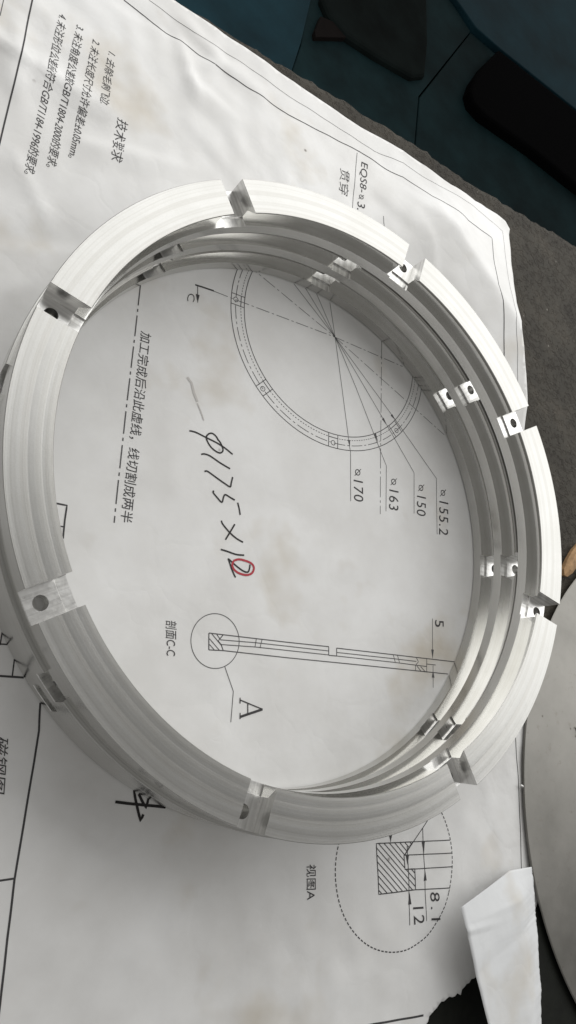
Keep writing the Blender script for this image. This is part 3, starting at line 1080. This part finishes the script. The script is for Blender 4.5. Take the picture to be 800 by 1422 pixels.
# ------------------------------------------------------------------ wood chip between ring and disc
def chip_mesh():
    pts = [(117.39, 66.37), (114.82, 61.25), (112.94, 55.67), (112.02, 50.16), (112.81, 47.74), (114.84, 48.37), (117.03, 51.37), (118.24, 54.77), (121.31, 62.8)]
    cx = sum(p[0] for p in pts) / len(pts); cy = sum(p[1] for p in pts) / len(pts)
    v = [(cx, cy, 2.6)]
    n = len(pts)
    for s, z in ((0.6, 2.3), (1.0, 1.2), (0.95, -0.7)):
        for x, y in pts:
            v.append((cx + (x - cx) * s, cy + (y - cy) * s, z + random.uniform(-0.2, 0.2)))
    f = [(0, 1 + i, 1 + (i + 1) % n) for i in range(n)]
    for k_ in range(2):
        for i in range(n):
            a, b = 1 + k_ * n + i, 1 + k_ * n + (i + 1) % n
            f.append((a, a + n, b + n, b))
    f.append(tuple(reversed(range(1 + 2 * n, 1 + 3 * n))))
    me = from_py('wood_chip', v, f)
    bm = bmesh.new(); bm.from_mesh(me); bmesh.ops.recalc_face_normals(bm, faces=bm.faces); bm.to_mesh(me); bm.free()
    return me
tag(link('wood_chip', chip_mesh(), M_WOOD), 'small tan wood chip on the bench between the rings and the steel disc', 'wood chip')

# ------------------------------------------------------------------ thin near-black slab below the torn end of the sheet
slab_o = slab('black_slab', [(90.29, -96.88), (117.36, -54.19), (134.12, -47.86), (154.47, -63.07), (186.99, -81.26), (194.25, -107.48), (93.76, -128.76)], -0.95, -0.62, M_BLACK_SLAB)
tag(slab_o, 'thin near-black slab showing under the torn end of the drawing sheet', 'mat')

# ------------------------------------------------------------------ torn paper strip
def strip_mesh():
    L_ = [(94.37, -74.82)] + [(96.81, -78.55)] + [(99.7, -82.14)] + [(103.84, -87.13)] + [(108.56, -92.3)] + [(113.7, -97.82)] + [(119.81, -104.39)]
    R_ = [(128.5, -52.82)] + [(131.13, -57.98)] + [(133.6, -63.49)] + [(135.57, -68.63)] + [(138.56, -77.79)] + [(141.44, -85.69)] + [(145.68, -96.81)]
    zL = [9.0, 9.5, 9.8, 10, 10, 10, 10]
    zR = [1.0, 1.2, 1.6, 2.0, 2.4, 2.8, 3.0]
    rnd = random.Random(5)
    NV, NU = 90, 26
    def samp(P, Z, t):
        x = t * (len(P) - 1); i = min(len(P) - 2, int(x)); u = x - i
        return Vector((P[i][0] * (1 - u) + P[i + 1][0] * u, P[i][1] * (1 - u) + P[i + 1][1] * u, Z[i] * (1 - u) + Z[i + 1] * u))
    topm = Vector((*[(115.41, -58.16)][0], 3.0))
    v = []
    jag = 0.0
    for j in range(NV + 1):
        t = j / NV
        a, b = samp(L_, zL, t), samp(R_, zR, t)
        jag = 0.75 * jag + rnd.gauss(0, 0.13)
        d = (b - a).normalized()
        b2 = b + d * (jag + 0.35 * math.sin(t * 9 + 1))
        for i in range(NU + 1):
            u = i / NU
            p = a.lerp(b2, u)
            if t < 0.16:
                # the upper end rises to a corner in the middle
                w = (1 - t / 0.16) ** 1.5
                kx = max(0.0, 1 - abs(u - 0.66) / (0.66 if u < 0.66 else 0.34))
                m = topm - L_0.lerp(R_0, 0.66)
                p = p + m * kx * w
            p.z += 3.2 * min(u / 0.66, (1 - u) / 0.34, 0.93) * min(1.0, 0.35 + t * 4) + 0.4 * max(0.0, 1 - abs(t - 0.22 - 0.10 * u) / 0.05) * max(0.0, 1 - u / 0.45) - 0.25 * max(0.0, 1 - abs(t - 0.55 + 0.2 * u) / 0.09) + 0.15 * math.sin(u * 5 + t * 4) + 0.12 * math.sin(t * 7 + u * 2)
            v.append(tuple(p))
    f = []
    for j in range(NV):
        for i in range(NU):
            a = j * (NU + 1) + i
            f.append((a, a + 1, a + NU + 2, a + NU + 1))
    me = from_py('torn_paper_strip', v, f)
    for p in me.polygons:
        p.use_smooth = True
    return me
L_0 = Vector((*[(94.37, -74.82)][0], 9.0))
R_0 = Vector((*[(128.5, -52.82)][0], 1.0))
st = link('torn_paper_strip', strip_mesh(), M_FLAP)
tag(st, 'white torn strip of paper with one ragged edge curled over the sheet', 'paper strip')
sm = st.modifiers.new('thickness', 'SOLIDIFY')
sm.thickness = 0.12
